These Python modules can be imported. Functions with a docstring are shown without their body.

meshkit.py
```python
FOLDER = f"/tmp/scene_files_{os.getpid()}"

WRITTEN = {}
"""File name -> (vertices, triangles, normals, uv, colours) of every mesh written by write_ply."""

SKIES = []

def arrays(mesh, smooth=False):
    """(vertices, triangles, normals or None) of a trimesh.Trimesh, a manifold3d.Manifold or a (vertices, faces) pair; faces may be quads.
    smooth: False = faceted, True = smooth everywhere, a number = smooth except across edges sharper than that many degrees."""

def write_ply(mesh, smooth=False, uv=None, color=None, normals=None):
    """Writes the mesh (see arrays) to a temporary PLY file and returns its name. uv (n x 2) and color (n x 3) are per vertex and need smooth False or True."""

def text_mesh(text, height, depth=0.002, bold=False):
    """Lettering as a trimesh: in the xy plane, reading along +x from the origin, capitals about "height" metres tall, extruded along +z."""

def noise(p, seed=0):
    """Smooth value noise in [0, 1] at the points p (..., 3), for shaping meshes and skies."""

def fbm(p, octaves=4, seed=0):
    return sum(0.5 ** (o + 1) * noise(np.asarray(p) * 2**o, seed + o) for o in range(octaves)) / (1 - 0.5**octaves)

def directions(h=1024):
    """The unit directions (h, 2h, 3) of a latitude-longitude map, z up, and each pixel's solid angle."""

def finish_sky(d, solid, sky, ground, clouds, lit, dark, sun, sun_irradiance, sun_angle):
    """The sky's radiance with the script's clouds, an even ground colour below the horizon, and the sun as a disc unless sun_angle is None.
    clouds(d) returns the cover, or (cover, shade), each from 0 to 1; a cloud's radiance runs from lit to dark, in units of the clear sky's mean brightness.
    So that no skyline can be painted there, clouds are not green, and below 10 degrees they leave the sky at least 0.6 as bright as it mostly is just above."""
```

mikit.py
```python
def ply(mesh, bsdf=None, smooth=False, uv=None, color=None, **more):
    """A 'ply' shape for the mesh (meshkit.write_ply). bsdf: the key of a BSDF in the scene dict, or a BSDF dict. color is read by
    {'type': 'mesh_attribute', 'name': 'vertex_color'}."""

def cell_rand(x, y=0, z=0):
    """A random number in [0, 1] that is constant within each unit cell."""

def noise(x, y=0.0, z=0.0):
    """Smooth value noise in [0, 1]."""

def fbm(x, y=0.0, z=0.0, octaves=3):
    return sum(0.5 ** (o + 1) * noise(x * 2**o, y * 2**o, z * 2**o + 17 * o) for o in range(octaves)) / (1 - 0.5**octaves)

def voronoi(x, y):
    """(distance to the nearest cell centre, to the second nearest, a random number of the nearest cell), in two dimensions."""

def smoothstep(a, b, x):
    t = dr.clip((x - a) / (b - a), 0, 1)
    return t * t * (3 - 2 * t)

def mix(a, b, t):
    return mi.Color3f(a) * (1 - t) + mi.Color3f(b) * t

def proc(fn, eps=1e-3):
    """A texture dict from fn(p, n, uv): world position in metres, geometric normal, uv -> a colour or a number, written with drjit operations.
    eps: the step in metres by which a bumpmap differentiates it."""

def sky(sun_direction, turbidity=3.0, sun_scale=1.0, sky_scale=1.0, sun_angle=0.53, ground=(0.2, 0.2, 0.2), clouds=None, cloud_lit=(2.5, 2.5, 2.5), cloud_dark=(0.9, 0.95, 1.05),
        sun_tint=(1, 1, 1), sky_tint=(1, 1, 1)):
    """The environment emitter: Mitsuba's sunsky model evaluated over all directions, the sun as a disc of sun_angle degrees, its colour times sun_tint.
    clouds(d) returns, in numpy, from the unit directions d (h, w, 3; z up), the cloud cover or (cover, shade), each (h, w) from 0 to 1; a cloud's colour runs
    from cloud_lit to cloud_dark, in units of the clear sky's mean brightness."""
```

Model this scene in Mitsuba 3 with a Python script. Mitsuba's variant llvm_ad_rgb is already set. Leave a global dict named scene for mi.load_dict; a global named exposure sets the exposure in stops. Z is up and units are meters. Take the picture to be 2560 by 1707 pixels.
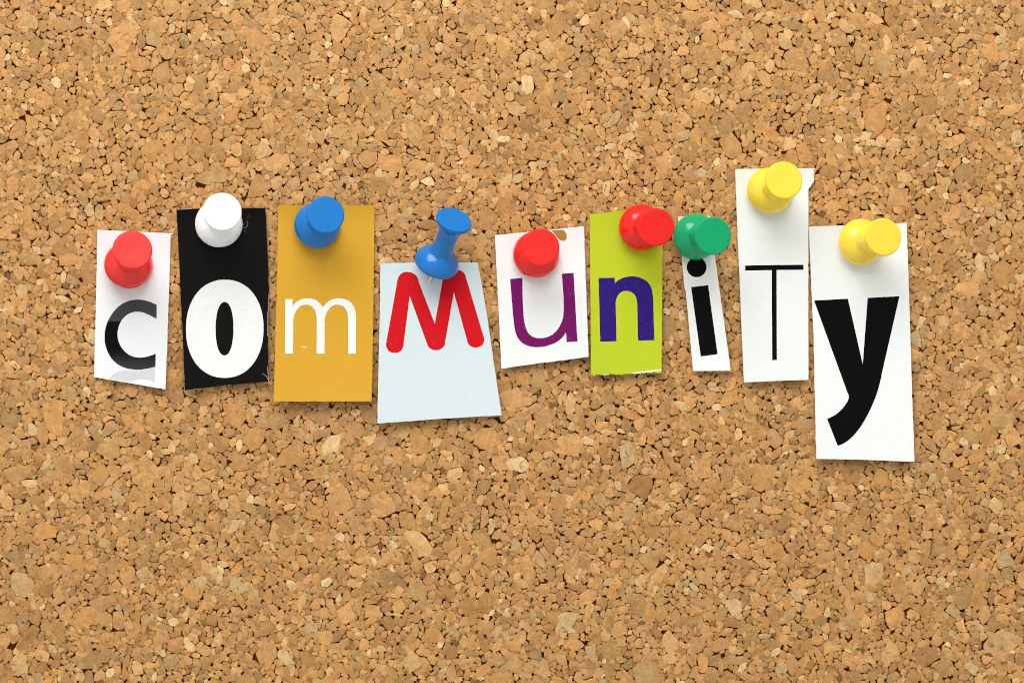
import math
import numpy as np, trimesh, shapely, mitsuba as mi, drjit as dr
from shapely.geometry import Polygon, LineString, box
from scipy import ndimage
from scipy.interpolate import CubicSpline
import mikit, meshkit
from mikit import proc, noise, fbm, smoothstep, mix

T = mi.ScalarTransform4f
scene, labels = {}, {}
MM = 0.001
PX = 12.0            # photograph pixels (2560 wide) per millimetre on the board
DIST = 550.0         # camera to board, mm

# ------------------------------------------------------------------ camera, light, exposure
# The board hangs upright: board-local (x right, y up, z out of the board) is world (x, -z, y).
scene['camera'] = {'type': 'perspective', 'fov': math.degrees(2 * math.atan(2560 / PX / 2 / DIST)), 'fov_axis': 'x', 'near_clip': 0.05, 'far_clip': 20.0,
                   'to_world': T().look_at(origin=[0, -DIST * MM, 0], target=[0, 0, 0], up=[0, 0, 1])}
exposure = 0.54


def lamp(name, centre, target, w, h, rgb, label):
    scene[name] = {'type': 'rectangle', 'to_world': T().look_at(origin=centre, target=target, up=[0, 0.3, 1]).scale([w / 2, h / 2, 1]),
                   'bsdf': {'type': 'diffuse', 'reflectance': {'type': 'rgb', 'value': [0.7, 0.7, 0.7]}}, 'emitter': {'type': 'area', 'radiance': {'type': 'rgb', 'value': rgb}}}
    labels[name] = {'label': label, 'category': 'lamp'}


lamp('softbox_lamp', [-0.08, -0.44, 0.50], [0, 0, 0.06], 0.54, 0.42, [4.6, 4.6, 4.5], 'large square softbox lamp above and left of the cork board')
scene['room_light'] = {'type': 'constant', 'radiance': {'type': 'rgb', 'value': [0.43, 0.435, 0.425]}}


# ------------------------------------------------------------------ helpers
def world(v):
    """Board-local millimetres to world metres."""
    v = np.asarray(v, float)
    return np.stack([v[:, 0], -v[:, 2], v[:, 1]], 1) * MM


def L(px, py):
    """A photograph pixel to board-local x, y in mm."""
    return np.array([(px - 1280.0) / PX, (853.5 - py) / PX])


def add(key, v, f, bsdf, smooth=False, uv=None):
    scene[key] = mikit.ply((world(v), np.asarray(f)), bsdf, smooth, uv)


def tag(key, label=None, cat=None, group=None, kind=None):
    labels[key] = {k: x for k, x in (('label', label), ('category', cat), ('group', group), ('kind', kind)) if x}


def unpack(p):
    """World point of a texture lookup to board-local mm."""
    return p.x * 1000, p.z * 1000, -p.y * 1000


# ------------------------------------------------------------------ materials
def cork_colour(p, n, uv):
    x, y, z = unpack(p)
    a, b = uv.x, uv.y
    c = mix((0.610, 0.365, 0.140), (0.580, 0.310, 0.105), smoothstep(0.25, 0.75, a))
    c = mix(c, (0.635, 0.372, 0.160), smoothstep(0.62, 0.70, a) * smoothstep(0.80, 0.72, a))
    c = mix(c, (0.690, 0.470, 0.225), smoothstep(0.78, 0.95, a))
    c = mix(c, (0.520, 0.330, 0.138), smoothstep(0.14, 0.06, a))
    c = dr.select(a > 0.972, mi.Color3f(0.76, 0.57, 0.31), c)
    c = dr.select((a > 0.50) & (a < 0.518), mi.Color3f(0.41, 0.200, 0.070), c)
    c = c * mi.Color3f(0.84, 0.738, 0.615) * (0.74 + 0.42 * b)
    c = dr.select((a > 0.30) & (a < 0.312), mi.Color3f(0.20, 0.092, 0.028), c)
    ang = (a * 37.0 + b * 91.0)                                        # growth lines, a direction of its own in every granule
    t = x * dr.cos(ang) + y * dr.sin(ang)
    s = -x * dr.sin(ang) + y * dr.cos(ang)
    lines = noise(t * 4.2 + 13 * a, s * 0.5, 7 * b)
    c = c * (0.88 + 0.24 * lines)
    blot = fbm(x * 0.9 + 31 * a, y * 0.9, z * 0.9 + 5)
    c = c * (0.80 + 0.40 * blot) * (0.80 + 0.40 * fbm(x * 3.1, y * 3.1, 2.0 + 20 * b))
    stain = smoothstep(0.60, 0.78, fbm(x * 0.55 + 3, y * 0.55, 40.0 + 15 * a)) * smoothstep(0.35, 0.7, noise(x * 2.4, y * 2.4, 3.0 + 9 * b))
    c = mix(c, c * mi.Color3f(0.42, 0.36, 0.30), stain * 0.85)
    pores = smoothstep(0.80, 0.88, noise(x * 1.5 + y * 1.1 + 9 * b, y * 1.5 - x * 1.1, 3.0 + 2.2 * fbm(x * 2.7, y * 2.7, 6.0))) * smoothstep(0.5, 0.65, noise(x * 0.45, y * 0.45, 40.0 + 8 * a))
    c = mix(c, c * mi.Color3f(0.40, 0.30, 0.24), pores * 0.45)
    return c


scene['cork'] = {'type': 'principled', 'base_color': proc(cork_colour), 'roughness': 0.62, 'specular': 0.35}
scene['cork_base'] = {'type': 'twosided', 'bsdf': {'type': 'diffuse', 'reflectance': {'type': 'rgb', 'value': [0.12, 0.045, 0.013]}}}


def paper(name, rgb, half=0.0, dark=None, pitch=0.36, rough=0.55, spec=0.12):
    """Printed stock: colour on the face, white fibre on the cut edge; half: strength of the printed halftone screen."""
    def fn(p, n, uv):
        x, y, z = unpack(p)
        c = mi.Color3f(rgb)
        if half:
            u, w = (x * 0.966 + y * 0.259) / pitch, (y * 0.966 - x * 0.259) / pitch
            dot = 0.5 + 0.25 * (dr.sin(u * 6.2832) + dr.sin(w * 6.2832))
            c = mix(c, mi.Color3f(dark), half * dot)
        c = c * (0.985 + 0.03 * fbm(x * 0.8, y * 0.8, 3.0))
        edge = dr.abs(n.y) < 0.6
        return dr.select(edge, mi.Color3f(0.80, 0.80, 0.77), c)
    scene[name] = {'type': 'twosided', 'bsdf': {'type': 'principled', 'base_color': proc(fn), 'roughness': rough, 'specular': spec}}


paper('paper_white', (0.80, 0.815, 0.80))
paper('paper_grey_white', (0.80, 0.81, 0.815), 0.05, (0.7, 0.7, 0.71))
paper('paper_ivory', (0.78, 0.80, 0.775))
paper('paper_black', (0.0035, 0.003, 0.0028), rough=0.40, spec=0.10)
paper('paper_ochre', (0.68, 0.37, 0.032), 0.40, (0.46, 0.215, 0.008), 0.47)
paper('paper_ice', (0.62, 0.70, 0.71), 0.10, (0.50, 0.62, 0.65))
paper('paper_lime', (0.48, 0.56, 0.02), 0.22, (0.36, 0.47, 0.012), 0.45)


def ink(name, rgb, speck=0.3, rough=0.45):
    def fn(p, n, uv):
        x, y, z = unpack(p)
        c = mi.Color3f(rgb) * (0.95 + 0.1 * fbm(x * 2.1, y * 2.1, 1.0))
        return c + speck * 0.25 * smoothstep(0.86, 0.95, noise(x * 5.1, y * 5.1, 9.0))
    scene[name] = {'type': 'twosided', 'bsdf': {'type': 'principled', 'base_color': proc(fn), 'roughness': rough, 'specular': 0.06}}


ink('ink_black', (0.0022, 0.002, 0.002), 0.03)
ink('ink_white', (0.80, 0.82, 0.79), 0.0)
ink('ink_red', (0.60, 0.008, 0.014), 0.2)
ink('ink_purple', (0.170, 0.007, 0.115), 0.3)
ink('ink_violet', (0.026, 0.010, 0.165), 0.3)
ink('ink_pale_grey', (0.62, 0.625, 0.63), 0.0)
ink('scuff', (0.22, 0.22, 0.22), 0.0)
ink('ink_gold', (0.36, 0.215, 0.045), 0.0)


def ink_c(p, n, uv):
    """Printed grey at both ends of the c and black in its belly, through a fine screen."""
    x, y, z = unpack(p)
    top = L(300, 803)[1]
    t = smoothstep(top - 0.2, top + 0.2, y)
    t2 = smoothstep(L(0, 868)[1], L(0, 930)[1], y)
    g = 0.003 + 0.052 * t + 0.040 * t2 * (1 - t)
    dot = 0.5 + 0.25 * (dr.sin((x + y) * 20.0) + dr.sin((x - y) * 20.0))
    return mi.Color3f(1, 0.98, 0.97) * (g * (0.6 + 0.8 * dot))


scene['ink_shaded'] = {'type': 'twosided', 'bsdf': {'type': 'principled', 'base_color': proc(ink_c), 'roughness': 0.45, 'specular': 0.06}}


def plastic(name, rgb, wear):
    """Moulded pin plastic; the crowns are worn matt with fine scratches."""
    scene[name] = {'type': 'principled', 'base_color': {'type': 'rgb', 'value': list(rgb)}, 'roughness': 0.15, 'specular': 0.5}

    def fn(p, n, uv):
        x, y, z = unpack(p)
        streak = noise(x * 0.7 + y * 0.35, y * 9.0 - x * 3.2, 4.0)
        line = 1 - smoothstep(0.0, 0.02, dr.abs(noise(x * 0.37 + y * 0.23 + 5, y * 0.37 - x * 0.23, 8.0 + 0.5 * noise(x * 0.9, y * 0.9, 1.0)) - 0.5))
        s = dr.clip(wear * (0.55 * smoothstep(0.55, 0.95, streak) + 0.8 * line * smoothstep(0.45, 0.6, noise(x * 0.3, y * 0.3, 20.0))), 0, 1)
        return mix(rgb, [min(1, 0.65 * v + 0.12) for v in rgb], s)
    scene[name + '_crown'] = {'type': 'principled', 'base_color': proc(fn), 'roughness': 0.45, 'specular': 0.25}


plastic('plastic_red', (0.80, 0.014, 0.010), 0.13)
plastic('plastic_scuffed_red', (0.80, 0.032, 0.028), 0.2)
plastic('plastic_white', (0.86, 0.87, 0.87), 0.0)
plastic('plastic_blue', (0.003, 0.160, 0.500), 0.10)
plastic('plastic_green', (0.001, 0.340, 0.130), 0.08)
plastic('plastic_yellow', (0.90, 0.645, 0.055), 0.05)
scene['steel'] = {'type': 'roughconductor', 'material': 'Cr', 'alpha': 0.15}

# ------------------------------------------------------------------ cork board
BW, BH = 300.0, 226.0                # the board, mm
tag('cork_board', 'tan cork notice board of pressed granules behind the row of pinned letters', 'cork board')
slab = trimesh.creation.box([BW - 1, BH - 1, 8.0])
add('cork_board__base', slab.vertices + [0, 0, -0.95 - 4.0], slab.faces, 'cork_base')

CELL = 0.1
rng = np.random.default_rng(11)


def tessellate():
    """Angular granules dropped large to small on a raster, the rest of the raster given to the nearest granule."""
    W, H = int(BW / CELL), int(BH / CELL)
    lab = np.zeros((H, W), np.int32)
    rec = []

    def drop(a, b, cx, cy, tolerance):
        th = rng.uniform(0, np.pi)
        c, s = math.cos(th), math.sin(th)
        R = int(a * 1.25 / CELL) + 2
        ix, iy = int(cx / CELL), int(cy / CELL)
        if ix - R < 0 or iy - R < 0 or ix + R >= W or iy + R >= H:
            return False
        g = np.arange(-R, R + 1) * CELL
        X, Y = np.meshgrid(g, g)
        u, v = (X * c + Y * s) / a, (-X * s + Y * c) / b
        k = rng.integers(4, 7)
        ph = (np.arange(k) + rng.uniform(-0.33, 0.33, k)) * 2 * np.pi / k
        d = rng.uniform(0.74, 1.1, k)
        m = np.ones(X.shape, bool)
        for p, q in zip(ph, d):
            m &= u * math.cos(p) + v * math.sin(p) < q
        win = lab[iy - R:iy + R + 1, ix - R:ix + R + 1]
        hit = (win[m] > 0).mean()
        if hit > tolerance:
            return False
        rec.append((cx, cy, a, b, th))
        win[m & (win == 0)] = len(rec)
        return True

    n = 0
    for a_lo, a_hi, want, tol in ((1.9, 2.8, 330, 0.03), (1.2, 1.9, 1900, 0.04), (0.8, 1.2, 6000, 0.07), (0.5, 0.8, 14000, 0.10)):
        got = 0
        for _ in range(want * 3):
            a = rng.uniform(a_lo, a_hi)
            b = a * rng.uniform(0.34, 0.9)
            got += drop(a, b, rng.uniform(0, BW), rng.uniform(0, BH), tol)
            if got >= want:
                break
    for a_lo, a_hi, rounds in ((0.45, 0.7, 12000), (0.3, 0.5, 12000)):      # fill what is still open
        dist = ndimage.distance_transform_edt(lab == 0) * CELL
        free = np.argwhere(dist > a_lo * 0.55)
        pick = free[rng.permutation(len(free))[:rounds]]
        for y, x in pick:
            a = rng.uniform(a_lo, a_hi)
            drop(a, a * rng.uniform(0.5, 0.95), (x + 0.5) * CELL, (y + 0.5) * CELL, 0.12)
    near = ndimage.distance_transform_edt(lab == 0, return_distances=False, return_indices=True)
    return lab[near[0], near[1]], np.array(rec)


lab, rec = tessellate()
NT = len(rec)                        # granules with a territory; after them the loose crumbs pressed in on top
m = 17000
ca = rng.uniform(0.22, 0.60, m) * rng.choice([1, 1, 1, 1.5], m)
rec = np.vstack([rec, np.column_stack([rng.uniform(1, BW - 1, m), rng.uniform(1, BH - 1, m), ca, ca * rng.uniform(0.25, 0.8, m), rng.uniform(0, np.pi, m)])])
NG = len(rec)
area = np.concatenate([np.bincount(lab.ravel(), minlength=NT + 1)[1:] * CELL * CELL, 2 * rec[NT:, 2] * rec[NT:, 3]])
cen = np.array(ndimage.center_of_mass(np.ones(lab.shape, np.int8), lab, np.arange(1, NT + 1)))[:, ::-1] * CELL + CELL / 2
cen = np.vstack([cen, rec[NT:, :2]])
inside = lab[np.clip((cen[:, 1] / CELL).astype(int), 0, lab.shape[0] - 1), np.clip((cen[:, 0] / CELL).astype(int), 0, lab.shape[1] - 1)] == np.arange(1, NG + 1)
cen = np.where(inside[:, None], cen, rec[:, :2])


def outlines(ids, q):
    """Star outlines: radius along the rays q (from the long axis) from each granule's centre to the edge of its territory."""
    th = rec[ids, 4]
    ang = q + th[:, None]
    ux, uy = np.cos(ang), np.sin(ang)
    r, live = np.full(ang.shape, 0.1), np.ones(ang.shape, bool)
    for step in np.arange(0.1, 5.2, 0.05):
        ix = np.clip(((cen[ids, 0:1] + ux * step) / CELL).astype(int), 0, lab.shape[1] - 1)
        iy = np.clip(((cen[ids, 1:2] + uy * step) / CELL).astype(int), 0, lab.shape[0] - 1)
        live &= lab[iy, ix] == (ids + 1)[:, None]
        r[live] = step
        if not live.any():
            break
    return ux, uy, r


def granules(ids, N, rings):
    """(vertices (n, V, 3), faces (F, 3) of one, uv (n, 2)) of the granules; all share one topology."""
    n = len(ids)
    k = 6                                                               # an angular chip: the rays go through its corners
    ph = np.arange(k) * 2 * np.pi / k + rng.uniform(-0.46, 0.46, (n, k))
    d = rng.uniform(0.64, 1.22, (n, k))
    nx, ny = np.cos(ph) / rec[ids, 2:3], np.sin(ph) / rec[ids, 3:4]
    mx, my, md = np.roll(nx, -1, 1), np.roll(ny, -1, 1), np.roll(d, -1, 1)
    det = nx * my - ny * mx
    q = np.sort(np.arctan2((nx * md - mx * d) / det, (d * my - md * ny) / det), 1)
    nextq = np.concatenate([q[:, 1:], q[:, :1] + 2 * np.pi], 1)
    parts = N // k
    q = np.stack([q + (nextq - q) * j / parts for j in range(parts)], 2).reshape(n, N)
    ux, uy, r = outlines(ids, q)
    size = np.sqrt(area[ids])[:, None]
    gap = rng.uniform(-0.24, -0.01, (n, 1)) + rng.normal(0, 0.035, (n, N)) + np.where(rng.random((n, N)) < 0.08, rng.uniform(0.1, 0.35, (n, N)), 0)
    r = np.maximum(r - gap, 0.12)
    # most lie over their neighbours with that outline
    q = q[:, :, None]
    den = nx[:, None] * np.cos(q) + ny[:, None] * np.sin(q)
    own = np.where(den > 1e-6, d[:, None] / np.maximum(den, 1e-6), 99).min(2) * rng.uniform(1.0, 1.3, (n, 1))
    over = rng.random((n, 1)) < 0.7
    crumb = (ids >= NT)[:, None]
    r = np.where(crumb, np.minimum(own, 1.5 * rec[ids, 2:3]), np.where(over, np.clip(own, 0.9 * r, 1.9 * r), r))
    top = rng.normal(0.0, 0.07, (n, 1)) + np.where(crumb, rng.uniform(-0.06, 0.06, (n, 1)), np.where(over, 0.05, -0.02))
    low = rng.random((n, 1)) < 0.07
    top = np.clip(np.where(low, top - rng.uniform(0.1, 0.45, (n, 1)), top), -0.6, 0.2)
    tilt = rng.normal(0, 0.10, (n, 2, 1))
    dome = rng.uniform(0.0, 0.05, (n, 1)) * np.minimum(size, 2.0)
    bev = np.minimum(rng.uniform(0.05, 0.17, (n, 1)), 0.35 * r.mean(1, keepdims=True)) * rng.uniform(0.75, 1.25, (n, N))
    drop = rng.uniform(0.04, 0.16, (n, 1))

    def ring(rr, z):
        x, y = ux * rr, uy * rr
        zz = z + np.clip(tilt[:, 0] * x + tilt[:, 1] * y, -0.2, 0.14)
        return np.stack([x, y, np.minimum(zz, 0.27)], -1)
    bump = np.clip(rng.normal(0, 0.024, (n, N)), -0.05, 0.05)
    rings_v = [np.stack([ux * r, uy * r, np.full_like(ux, -1.0)], -1), ring(r, top - drop + bump)]
    if rings > 2:
        rings_v.append(ring(np.maximum(r - 0.35 * bev, 0.05), top - 0.30 * drop + bump))
    rings_v.append(ring(np.maximum(r - bev, 0.04), top + bump))
    rings_v.append(ring(np.maximum(r - bev, 0.04) * 0.5, top + dome * 0.75 + bump * 0.5))
    off = rng.normal(0, 0.12, (n, 1, 2)) * r.min(1)[:, None, None]
    rings_v[-1][..., :2] += off
    centre = np.concatenate([off, (np.minimum(top + dome, 0.28))[:, :, None]], -1)
    v = np.concatenate(rings_v + [centre], 1)
    v[..., :2] += (cen[ids] - [BW / 2, BH / 2])[:, None]
    i = np.arange(N)
    j = (i + 1) % N
    f = [np.concatenate([np.stack([k * N + i, k * N + j, (k + 1) * N + j], 1), np.stack([k * N + i, (k + 1) * N + j, (k + 1) * N + i], 1)]) for k in range(len(rings_v) - 1)]
    last = (len(rings_v) - 1) * N
    f.append(np.stack([last + i, last + j, np.full(N, last + N)], 1))
    uv = rng.random((n, 2))
    dark = (uv[:, 0] > 0.29) & (uv[:, 0] < 0.52) & (size[:, 0] > 1.3)       # the bark specks are small ones
    uv[dark, 0] += 0.24
    return v, np.concatenate(f), uv


half_w, half_h = 2560 / PX / 2, 1707 / PX / 2
loc = cen - [BW / 2, BH / 2]
seen = (np.abs(loc[:, 0]) < half_w + 1.5) & (np.abs(loc[:, 1]) < half_h + 1.5)

# ------------------------------------------------------------------ letters: outlines traced as pixel paths of four enlargements
VIEWS = {1: (200, 440, 2.704), 2: (660, 440, 2.45), 3: (1200, 440, 3.016), 4: (1640, 380, 1.960)}


def pts(view, *p):
    ox, oy, s = VIEWS[view]
    return [tuple(L(ox + x / s, oy + y / s)) for x, y in p]


def curve(p, n=9):
    """A smooth line through the points."""
    p = np.asarray(p, float)
    t = np.concatenate([[0], np.cumsum(np.sqrt(np.linalg.norm(np.diff(p, axis=0), axis=1)))])
    q = np.linspace(0, t[-1], n * (len(p) - 1) + 1)
    return [tuple(x) for x in CubicSpline(t, p)(q)]


def oval(view, cx, cy, rx, ry, power=2.0, n=72):
    a = np.linspace(0, 2 * np.pi, n, endpoint=False)
    c, s = np.cos(a), np.sin(a)
    return pts(view, *np.stack([cx + rx * np.sign(c) * np.abs(c) ** (2 / power), cy + ry * np.sign(s) * np.abs(s) ** (2 / power)], 1))


P = pts
letter_c = Polygon(curve(P(1, (522, 870), (460, 846), (390, 835), (300, 858), (225, 925), (182, 1010), (171, 1085), (182, 1160), (225, 1240), (295, 1290), (370, 1307), (440, 1305), (516, 1288)))
                   + curve(P(1, (518, 1200), (460, 1220), (395, 1226), (325, 1200), (275, 1140), (258, 1070), (275, 995), (320, 940), (390, 917), (455, 932), (522, 965))))
mirror_c = Polygon(curve(P(1, (198, 1372), (240, 1335), (300, 1312), (380, 1312), (460, 1306), (514, 1296))) + P(1, (512, 1402)) + curve(P(1, (505, 1400), (470, 1378), (400, 1376), (330, 1390))))
letter_o = Polygon(oval(1, 983, 1032, 262, 331, 2.15), [oval(1, 981, 1032, 60, 180, 2.2)])
letter_m = Polygon(P(2, (133, 1087), (133, 755), (178, 755)) + curve(P(2, (178, 803), (205, 770), (245, 752), (285, 750), (325, 763), (349, 785), (362, 803)))
                   + curve(P(2, (364, 803), (395, 770), (435, 752), (477, 750), (525, 768), (553, 803), (565, 850), (566, 905))) + P(2, (566, 1087), (518, 1087))
                   + curve(P(2, (518, 905), (516, 858), (502, 815), (478, 794), (448, 788), (415, 800), (390, 830), (376, 870), (374, 905))) + P(2, (374, 1087), (326, 1087))
                   + curve(P(2, (326, 905), (324, 858), (310, 815), (286, 794), (256, 788), (223, 800), (198, 830), (184, 870), (182, 905))) + P(2, (182, 1087)))
letter_M = Polygon(curve(P(2, (750, 1022), (752, 1050), (770, 1074), (800, 1083), (832, 1076), (850, 1056), (856, 1030))) + P(2, (893, 735))
                   + curve(P(2, (1000, 1028), (1016, 1054), (1046, 1066), (1080, 1061), (1103, 1042), (1110, 1018))) + P(2, (1163, 712))
                   + curve(P(2, (1245, 1010), (1263, 1040), (1298, 1050), (1335, 1037), (1349, 1008), (1346, 985)))
                   + curve(P(2, (1236, 618), (1218, 588), (1180, 574), (1135, 580), (1105, 606), (1094, 640))) + P(2, (1047, 905))
                   + curve(P(2, (948, 648), (932, 610), (903, 592), (868, 588), (836, 604), (818, 642))))
letter_u = Polygon(P(3, (227, 777), (320, 769)) + curve(P(3, (321, 900), (328, 1050), (340, 1125), (368, 1188), (410, 1216), (460, 1222), (530, 1204), (585, 1155), (620, 1085), (631, 1000), (628, 900)))
                   + P(3, (616, 738), (705, 731), (733, 1247), (652, 1253), (647, 1180)) + curve(P(3, (645, 1180), (590, 1243), (505, 1280), (410, 1290), (325, 1262), (277, 1205), (257, 1120), (249, 1050))))
letter_n = Polygon(P(3, (893, 770), (1015, 767), (1016, 808)) + curve(P(3, (1017, 808), (1060, 776), (1125, 758), (1190, 763), (1250, 790), (1288, 840), (1303, 915), (1305, 960)))
                   + P(3, (1311, 1238), (1190, 1240)) + curve(P(3, (1184, 980), (1178, 925), (1155, 886), (1105, 867), (1058, 880), (1030, 918), (1022, 970))) + P(3, (1027, 1246), (905, 1248)))
letter_i = shapely.union_all([Polygon(oval(4, 198, 565, 48, 49)), Polygon(P(4, (171, 662), (254, 653), (299, 990), (217, 1001)))])
letter_T = Polygon(P(4, (435, 557), (720, 553), (720, 578), (589, 579), (589, 1018), (566, 1020), (566, 580), (435, 581)))
letter_y = Polygon(P(4, (772, 728), (938, 719), (1010, 1040), (1035, 715), (1190, 707)) + curve(P(4, (1104, 1080), (1085, 1160), (1057, 1235), (1010, 1325), (950, 1400), (885, 1437)))
                   + curve(P(4, (834, 1305), (885, 1278), (920, 1242), (941, 1203), (938, 1185), (930, 1165))))

# ------------------------------------------------------------------ paper cutouts
THICK = 0.17


def ragged(corners, amount, seed, tear=()):
    """The outline cut by scissors: small wobble; TEAR: sides (indices) that are torn."""
    r = np.random.default_rng(seed)
    out = []
    for k in range(len(corners)):
        a, b = np.array(corners[k]), np.array(corners[(k + 1) % len(corners)])
        length = np.linalg.norm(b - a)
        nrm = np.array([-(b - a)[1], (b - a)[0]]) / length
        torn = k in tear
        n = max(2, int(length / (0.25 if torn else 0.9)))
        t = np.arange(n) / n
        w = r.normal(0, amount * (5 if torn else 1), n) + amount * 1.6 * (meshkit.fbm(np.stack([t * length * 0.16, t * 0 + k, t * 0 + seed], 1)) - 0.5) * 2
        w[0] = 0
        out += [tuple(x) for x in a + t[:, None] * (b - a) + w[:, None] * nrm]
    p = Polygon(out)
    return p if p.is_valid else p.buffer(0)


def sheet(poly, step=0.8):
    """(xy, triangles) of the polygon, cut along a square grid so that it can bend."""
    x0, y0, x1, y1 = poly.bounds
    xs, ys = np.arange(math.floor(x0 / step), math.ceil(x1 / step)), np.arange(math.floor(y0 / step), math.ceil(y1 / step))
    gx, gy = [q.ravel() for q in np.meshgrid(xs, ys)]
    cells = shapely.intersection(shapely.box(gx * step, gy * step, (gx + 1) * step, (gy + 1) * step), poly)
    V, F, at = [], [], 0
    for c in cells:
        for g in getattr(c, 'geoms', [c]):
            if g.geom_type == 'Polygon' and g.area > 1e-5:
                v, f = trimesh.creation.triangulate_polygon(g, engine='earcut')
                V.append(v), F.append(f + at)
                at += len(v)
    v, f = np.vstack(V), np.vstack(F)
    _, first, inv = np.unique(np.round(v, 4), axis=0, return_index=True, return_inverse=True)
    v, f = v[first], inv.ravel()[f]
    f = f[(f[:, 0] != f[:, 1]) & (f[:, 1] != f[:, 2]) & (f[:, 0] != f[:, 2])]
    a = v[f[:, 0]]
    e1, e2 = v[f[:, 1]] - a, v[f[:, 2]] - a
    return v, np.where((e1[:, :1] * e2[:, 1:] - e1[:, 1:] * e2[:, :1]) < 0, f[:, ::-1], f)


class Bend:
    """How far a cutout stands off the board: tight at its pin, free at its foot and sides."""
    def __init__(s, poly, pin, foot, head=0.3, side=0.15, twist=0.0, seed=0):
        s.pin, s.foot, s.head, s.side, s.twist, s.seed = np.array(pin), foot, head, side, twist, seed
        s.x0, s.y0, s.x1, s.y1 = poly.bounds

    def __call__(s, xy):
        x, y = xy[:, 0], xy[:, 1]
        below, above = np.clip((s.pin[1] - y) / (s.pin[1] - s.y0), 0, 1.2), np.clip((y - s.pin[1]) / max(s.y1 - s.pin[1], 2), 0, 1.5)
        across = (x - (s.x0 + s.x1) / 2) / (s.x1 - s.x0) * 2
        wob = meshkit.fbm(np.stack([x * 0.06, y * 0.06, x * 0 + s.seed], 1), 2) - 0.4
        return 0.42 + s.foot * below ** 2 + s.head * above ** 2 + s.side * across ** 2 * (0.3 + below) + s.twist * across * below + 0.25 * np.clip(wob, 0, 1)


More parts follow.
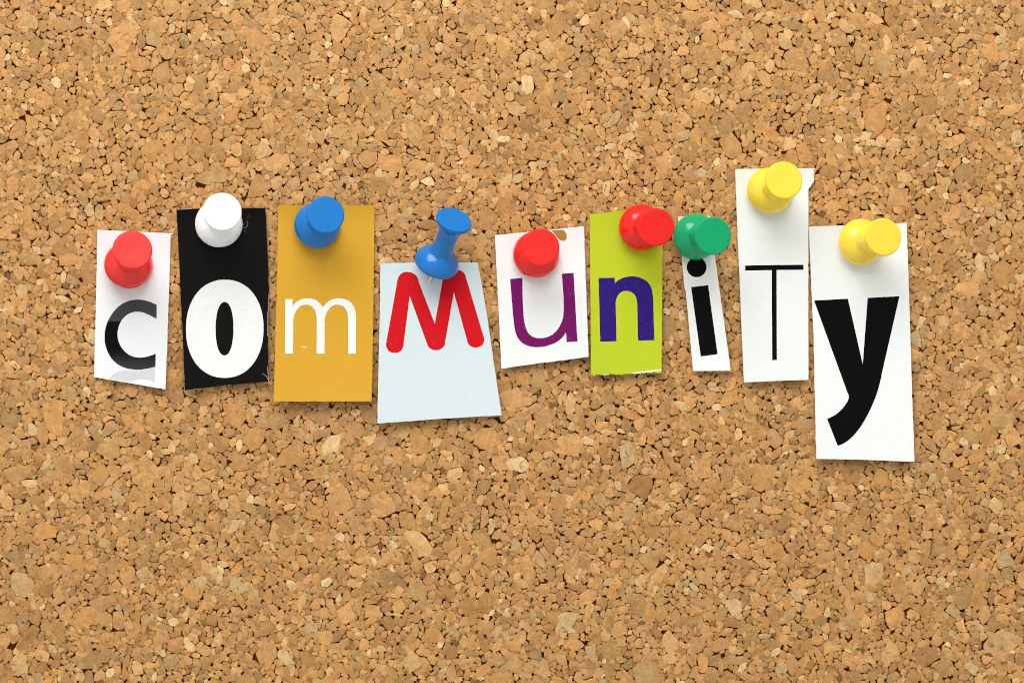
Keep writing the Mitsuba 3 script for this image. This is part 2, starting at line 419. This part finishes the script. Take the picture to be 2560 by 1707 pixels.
def cutout(key, corners, paper_key, prints, bend, label, seed, tear=(), extra=None):
    poly = ragged(corners, 0.022, seed, tear)
    z = Bend(poly, **bend, seed=seed)
    xy, f = sheet(poly)
    n = len(xy)
    h = z(xy)
    v = np.vstack([np.column_stack([xy, h + THICK]), np.column_stack([xy, h])])
    e = np.sort(np.vstack([f[:, [0, 1]], f[:, [1, 2]], f[:, [2, 0]]]), 1)
    directed = np.vstack([f[:, [0, 1]], f[:, [1, 2]], f[:, [2, 0]]])
    _, inv, cnt = np.unique(e, axis=0, return_inverse=True, return_counts=True)
    rim = directed[cnt[inv.ravel()] == 1]
    wall = np.vstack([np.column_stack([rim[:, 0] + n, rim[:, 1] + n, rim[:, 1]]), np.column_stack([rim[:, 0] + n, rim[:, 1], rim[:, 0]])])
    add(key + '__sheet', v, np.vstack([f, f[:, ::-1] + n, wall]), paper_key, 25)
    for k, (name, shape, ink_key) in enumerate(prints):
        shape = shape.intersection(poly.buffer(-0.02))
        pxy, pf = sheet(shape)
        add(f'{key}__{name}', np.column_stack([pxy, z(pxy) + THICK + 0.028 + 0.005 * k]), pf, ink_key, True)
    tag(key, label, 'letter cutout', 'letter cutouts pinned in a row')
    return z


def blob(view, points, n=5):
    return Polygon(curve(P(view, *points, points[0]), n)).buffer(0)


def hair(view, points, width):
    return LineString(curve(P(view, *points), 6)).buffer(width)


PINS = []   # (key, colour, collar pixel, crown pixel, size, lift, height function, label)


def pin(colour, collar, crown, z, label, size=1.0, lift=0.0):
    key = 'push_pin' + (f'_{len(PINS):03d}' if PINS else '')
    PINS.append(key)
    s = size

    def spot(px, h):
        return L(*px) * (DIST - h) / DIST
    base = float(z(L(*collar)[None])[0]) + THICK
    a = np.array([0.0, 0, 1])
    zc = base
    for _ in range(8):
        k, t = zc + 1.4 * s * a[2], zc + 13.4 * s * a[2]
        d = (spot(crown, t) - spot(collar, k)) / (12.0 * s)
        d *= min(1, 0.9 / max(np.linalg.norm(d), 1e-9))
        a = np.array([*d, math.sqrt(1 - d @ d)])
        zc = base + lift + 2.2 * s * math.hypot(*d)
    foot = np.array([*spot(collar, zc + 1.4 * s * a[2]), zc + 1.4 * s * a[2]]) - 1.4 * s * a
    u = np.cross(a, [0.3, 1, 0.1])
    u /= np.linalg.norm(u)
    w = np.cross(a, u)

    def lathe(name, prof, mat, smooth, sides=64):
        prof = np.array(prof, float) * s
        q = np.linspace(0, 2 * np.pi, sides, endpoint=False)
        m = len(prof)
        v = (foot + prof[:, None, 1:] * a + prof[:, None, :1] * (np.cos(q)[None, :, None] * u + np.sin(q)[None, :, None] * w)).reshape(-1, 3)
        i, j = [g.ravel() for g in np.meshgrid(np.arange(m - 1), np.arange(sides), indexing='ij')]
        j2 = (j + 1) % sides
        f = np.vstack([np.column_stack([i * sides + j, i * sides + j2, (i + 1) * sides + j2]), np.column_stack([i * sides + j, (i + 1) * sides + j2, (i + 1) * sides + j])])
        for row, rev in ((0, True), (m - 1, False)):     # caps
            if prof[row, 0] > 1e-6:
                v = np.vstack([v, [foot + prof[row, 1] * a]])
                c = len(v) - 1
                jj = np.arange(sides)
                tri = np.column_stack([row * sides + jj, row * sides + (jj + 1) % sides, np.full(sides, c)])
                f = np.vstack([f, tri[:, ::-1] if rev else tri])
        add(f'{key}__{name}', v, f, mat, smooth)
    mat = 'plastic_' + colour
    lathe('collar', [(3.6, 0), (4.3, 0.12), (4.68, 0.42), (4.82, 0.85), (4.83, 1.15), (4.74, 1.6), (4.50, 2.15), (4.12, 2.72), (3.64, 3.24), (3.14, 3.64), (2.75, 3.92), (2.5, 4.14), (2.42, 4.32)], mat, 50)
    lathe('grip', [(2.44, 4.25), (2.36, 4.6), (2.24, 5.6), (2.16, 7.0), (2.18, 8.4), (2.32, 9.8), (2.55, 10.8), (2.9, 11.5), (3.3, 12.0)], mat, 50)
    r, rr = 3.86, []
    rr += [(3.1, 11.8), (3.4, 12.02), (3.72, 12.35), (3.84, 12.6), (r, 12.8), (r, 13.1), (3.80, 13.28), (3.70, 13.38), (3.52, 13.42), (2.4, 13.40), (1.2, 13.37), (0.5, 13.35)]
    lathe('head', rr, mat + '_crown', 50)
    tip = max(0.0, zc + 3.0)
    lathe('needle', [(0.02, -10.5), (0.28, -9.3), (0.5, -7.6), (0.55, -4), (0.55, 0.05)], 'steel', 50, 24)
    tag(key, label, 'push pin', 'push pins along the row of letters')
    return key


white_left = [(245.1, 575.4), (434.0, 584.0), (434.8, 586.5), (427.8, 588.5), (416.3, 972.5), (237.0, 942.2)]
CARDS = []


def corners(p):
    return [tuple(L(*q)) for q in p][::-1]


z = cutout('letter_cutout', corners(white_left), 'paper_grey_white', [('printed_mirror_image', mirror_c, 'ink_pale_grey'), ('printed_letter', letter_c, 'ink_shaded')],
           dict(pin=L(322, 655), foot=0.9, head=0.5, side=0.2, twist=0.25), 'narrow white paper slip printed with a grey-shaded letter c, first in the row', 1)
pin('scuffed_red', (321.7, 661), (331.3, 624.2), z, 'red push pin with a scuffed top on the slip with the letter c, farthest left', 1.04)

z = cutout('letter_cutout_001', corners([(442.2, 523.2), (665.2, 521.4), (670.5, 640), (674.2, 740), (671.2, 830), (673.6, 953.3), (570, 962), (465.5, 976.2)]), 'paper_black',
           [('printed_letter', letter_o, 'ink_white'),
            ('scratch', shapely.union_all([hair(1, ((1140, 266), (1139, 276), (1137, 288)), 0.02), hair(1, ((1131, 306), (1134, 325), (1128, 345), (1108, 351)), 0.04), hair(1, ((1112, 318), (1108, 334)), 0.03), hair(1, ((1116, 368), (1124, 378)), 0.03)]), 'scuff'),
            ('worn_edge', shapely.union_all([hair(1, ((1258, 222), (1268, 300), (1272, 360)), 0.02), hair(1, ((1281, 800), (1277, 880), (1273, 960), (1274, 1080)), 0.035), hair(1, ((1240, 1335), (1262, 1350), (1280, 1378)), 0.03),
                                             hair(1, ((1275, 1290), (1279, 1388)), 0.03), hair(1, ((660, 228), (760, 226)), 0.03), hair(1, ((725, 1447), (900, 1425), (1020, 1408)), 0.02)]), 'ink_pale_grey')], dict(pin=L(547, 560), foot=1.1, head=0.4, side=0.3), 'black card printed with a bold white letter o', 2)
pin('white', (547.3, 559), (555.8, 529), z, 'white push pin on the black card', 1.02)

z = cutout('letter_cutout_002', corners([(696.7, 514.3), (936.3, 514.3), (934, 760), (931, 1002.4), (687.3, 1002.4)]), 'paper_ochre', [('printed_letter', letter_m, 'ink_white'), ('scratch', blob(2, ((228, 1049), (245, 1043), (262, 1044), (270, 1048), (250, 1051))), 'ink_pale_grey')],
           dict(pin=L(793, 562), foot=2.0, head=0.5, side=0.25), 'ochre yellow card printed with a thin white small letter m', 3)
pin('blue', (793.5, 563), (814.3, 536.7), z, 'blue push pin standing upright on the ochre card')

z = cutout('letter_cutout_003', corners([(951.8, 660.4), (957, 659), (985, 657.5), (1194.7, 656.3), (1217.5, 787), (1253.9, 1036.7), (1100, 1046), (944.9, 1057.6)]), 'paper_ice',
           [('printed_letter', letter_M, 'ink_red')], dict(pin=L(1080, 695), foot=1.3, head=0.15, side=0.4), 'pale blue paper widening downward, printed with a rounded red capital M', 4)
pin('blue', (1093, 653), (1136, 548), z, 'blue push pin leaning far over above the red capital M, needle showing', 0.97, 0.6)

z = cutout('letter_cutout_004', corners([(1237.1, 588.5), (1459.3, 566.3), (1470.9, 891.6), (1253.7, 920.8)]), 'paper_white',
           [('printed_blot', Polygon(P(3, (540, 412), (628, 408)) + curve(P(3, (642, 425), (653, 465), (640, 488), (610, 488), (585, 470)))), 'ink_gold'), ('printed_letter', letter_u, 'ink_purple')],
           dict(pin=L(1340, 634), foot=1.0, head=0.4, side=0.3, twist=0.3), 'white paper printed with a purple letter u, a brown blot at its top edge', 5)
pin('red', (1340.6, 636), (1351.5, 618), z, 'red push pin above the purple letter u')

z = cutout('letter_cutout_005', corners([(1473.9, 536.8), (1655.9, 516.9), (1655, 700), (1652.6, 930), (1572, 934.5), (1477.2, 938)]), 'paper_lime', [('printed_letter', letter_n, 'ink_violet'),
            ('torn_edge', shapely.union_all([Polygon(P(3, (1118, 1506), (1150, 1480), (1215, 1472), (1290, 1463), (1366, 1453), (1366, 1464), (1290, 1474), (1220, 1482), (1165, 1490), (1150, 1500))), hair(3, ((880, 1497), (930, 1496), (1010, 1494)), 0.05)]), 'paper_white')],
           dict(pin=L(1605, 570), foot=1.1, head=0.3, side=0.2), 'lime green card printed with a dark violet letter n', 6, tear=(0, 1))
pin('red', (1605, 569), (1640, 568), z, 'red push pin at the top right of the lime green card, leaning right')

z = cutout('letter_cutout_006', corners([(1694.6, 542), (1773.7, 540.7), (1786.9, 641), (1825.2, 925.9), (1731.8, 927), (1713.8, 729), (1710.5, 719)]), 'paper_white', [('printed_letter', letter_i, 'ink_black')],
           dict(pin=L(1741, 591), foot=0.9, head=0.3, side=0.1), 'slim white paper strip printed with a bold black letter i', 7)
pin('green', (1741, 592), (1783.4, 590), z, 'green push pin above the letter i')

z = cutout('letter_cutout_007', corners([(1836.9, 423.9), (2035.4, 421.8), (2032.9, 456.5), (2020.5, 474.4), (2019.5, 700), (2018.6, 948.9), (1857.9, 955)]), 'paper_ivory', [('printed_letter', letter_T, 'ink_black')],
           dict(pin=L(1925, 477), foot=1.0, head=0.5, side=0.25), 'tall white strip printed with a thin black capital T, torn at its top right', 8, tear=(3, 4))
pin('yellow', (1925.7, 476), (1960.4, 450.4), z, 'yellow push pin on the strip with the capital T, highest in the row')

z = cutout('letter_cutout_008', corners([(2021, 567.2), (2101, 564), (2265, 557.6), (2270, 686), (2281.8, 1153), (2160, 1148), (2038, 1145.3), (2032.9, 854.5)]), 'paper_white', [('printed_letter', letter_y, 'ink_black')],
           dict(pin=L(2154, 604), foot=1.2, head=0.4, side=0.35), 'large white paper printed with a heavy black letter y, last in the row', 9)
pin('yellow', (2154, 605), (2210, 592.8), z, 'yellow push pin above the black letter y, farthest right')

# ------------------------------------------------------------------ cork granules: the 300 that show largest as parts, the rest as one part
covered = shapely.union_all([Polygon(c).buffer(0.6) for c in (corners(q) for q in (
    [(237, 575), (434, 584), (416, 972), (237, 942)], [(442, 521), (670, 521), (673, 953), (465, 976)], [(690, 514), (936, 514), (931, 1002), (687, 1002)], [(950, 658), (1195, 656), (1254, 1037), (945, 1058)],
    [(1237, 588), (1459, 566), (1471, 892), (1254, 921)], [(1474, 537), (1656, 517), (1653, 930), (1477, 938)], [(1695, 542), (1774, 541), (1825, 926), (1732, 927)], [(1837, 424), (2035, 422), (2019, 949), (1858, 955)],
    [(2021, 567), (2265, 558), (2282, 1153), (2038, 1145)]))])
hidden = shapely.contains_xy(covered, loc[:, 0], loc[:, 1])
framed = (np.abs(loc[:, 0]) < half_w - 1.5) & (np.abs(loc[:, 1]) < half_h - 1.5) & ~hidden
order = np.argsort(-np.where(framed, area, 0))
big = np.sort(order[:300])
rest = np.setdiff1d(np.arange(NG), big)
v, f, uv = granules(big, 18, 3)
for k in range(len(big)):
    key = 'cork_board__granule' + (f'_{k:03d}' if k else '')
    add(key, v[k], f, 'cork', False, np.repeat(uv[k:k + 1], v.shape[1], 0))
V, F, U, at = [], [], [], 0
own = rest < NT
for ids, N, rings in ((rest[seen[rest] & own], 12, 3), (rest[seen[rest] & ~own], 6, 3), (rest[~seen[rest]], 6, 2)):
    v, f, uv = granules(ids, N, rings)
    n, m = v.shape[:2]
    V.append(v.reshape(-1, 3))
    F.append((f[None] + (np.arange(n) * m)[:, None, None]).reshape(-1, 3) + at)
    U.append(np.repeat(uv, m, 0))
    at += n * m
add('cork_board__small_granules', np.vstack(V), np.vstack(F), 'cork', False, np.vstack(U))
tag('cork_board__small_granules', 'smaller cork granules filling the board between the large ones', kind='stuff')
print('granules', NG, 'seen', seen.sum(), 'triangles', sum(len(x) for x in F), 'smallest single', area[big].min())
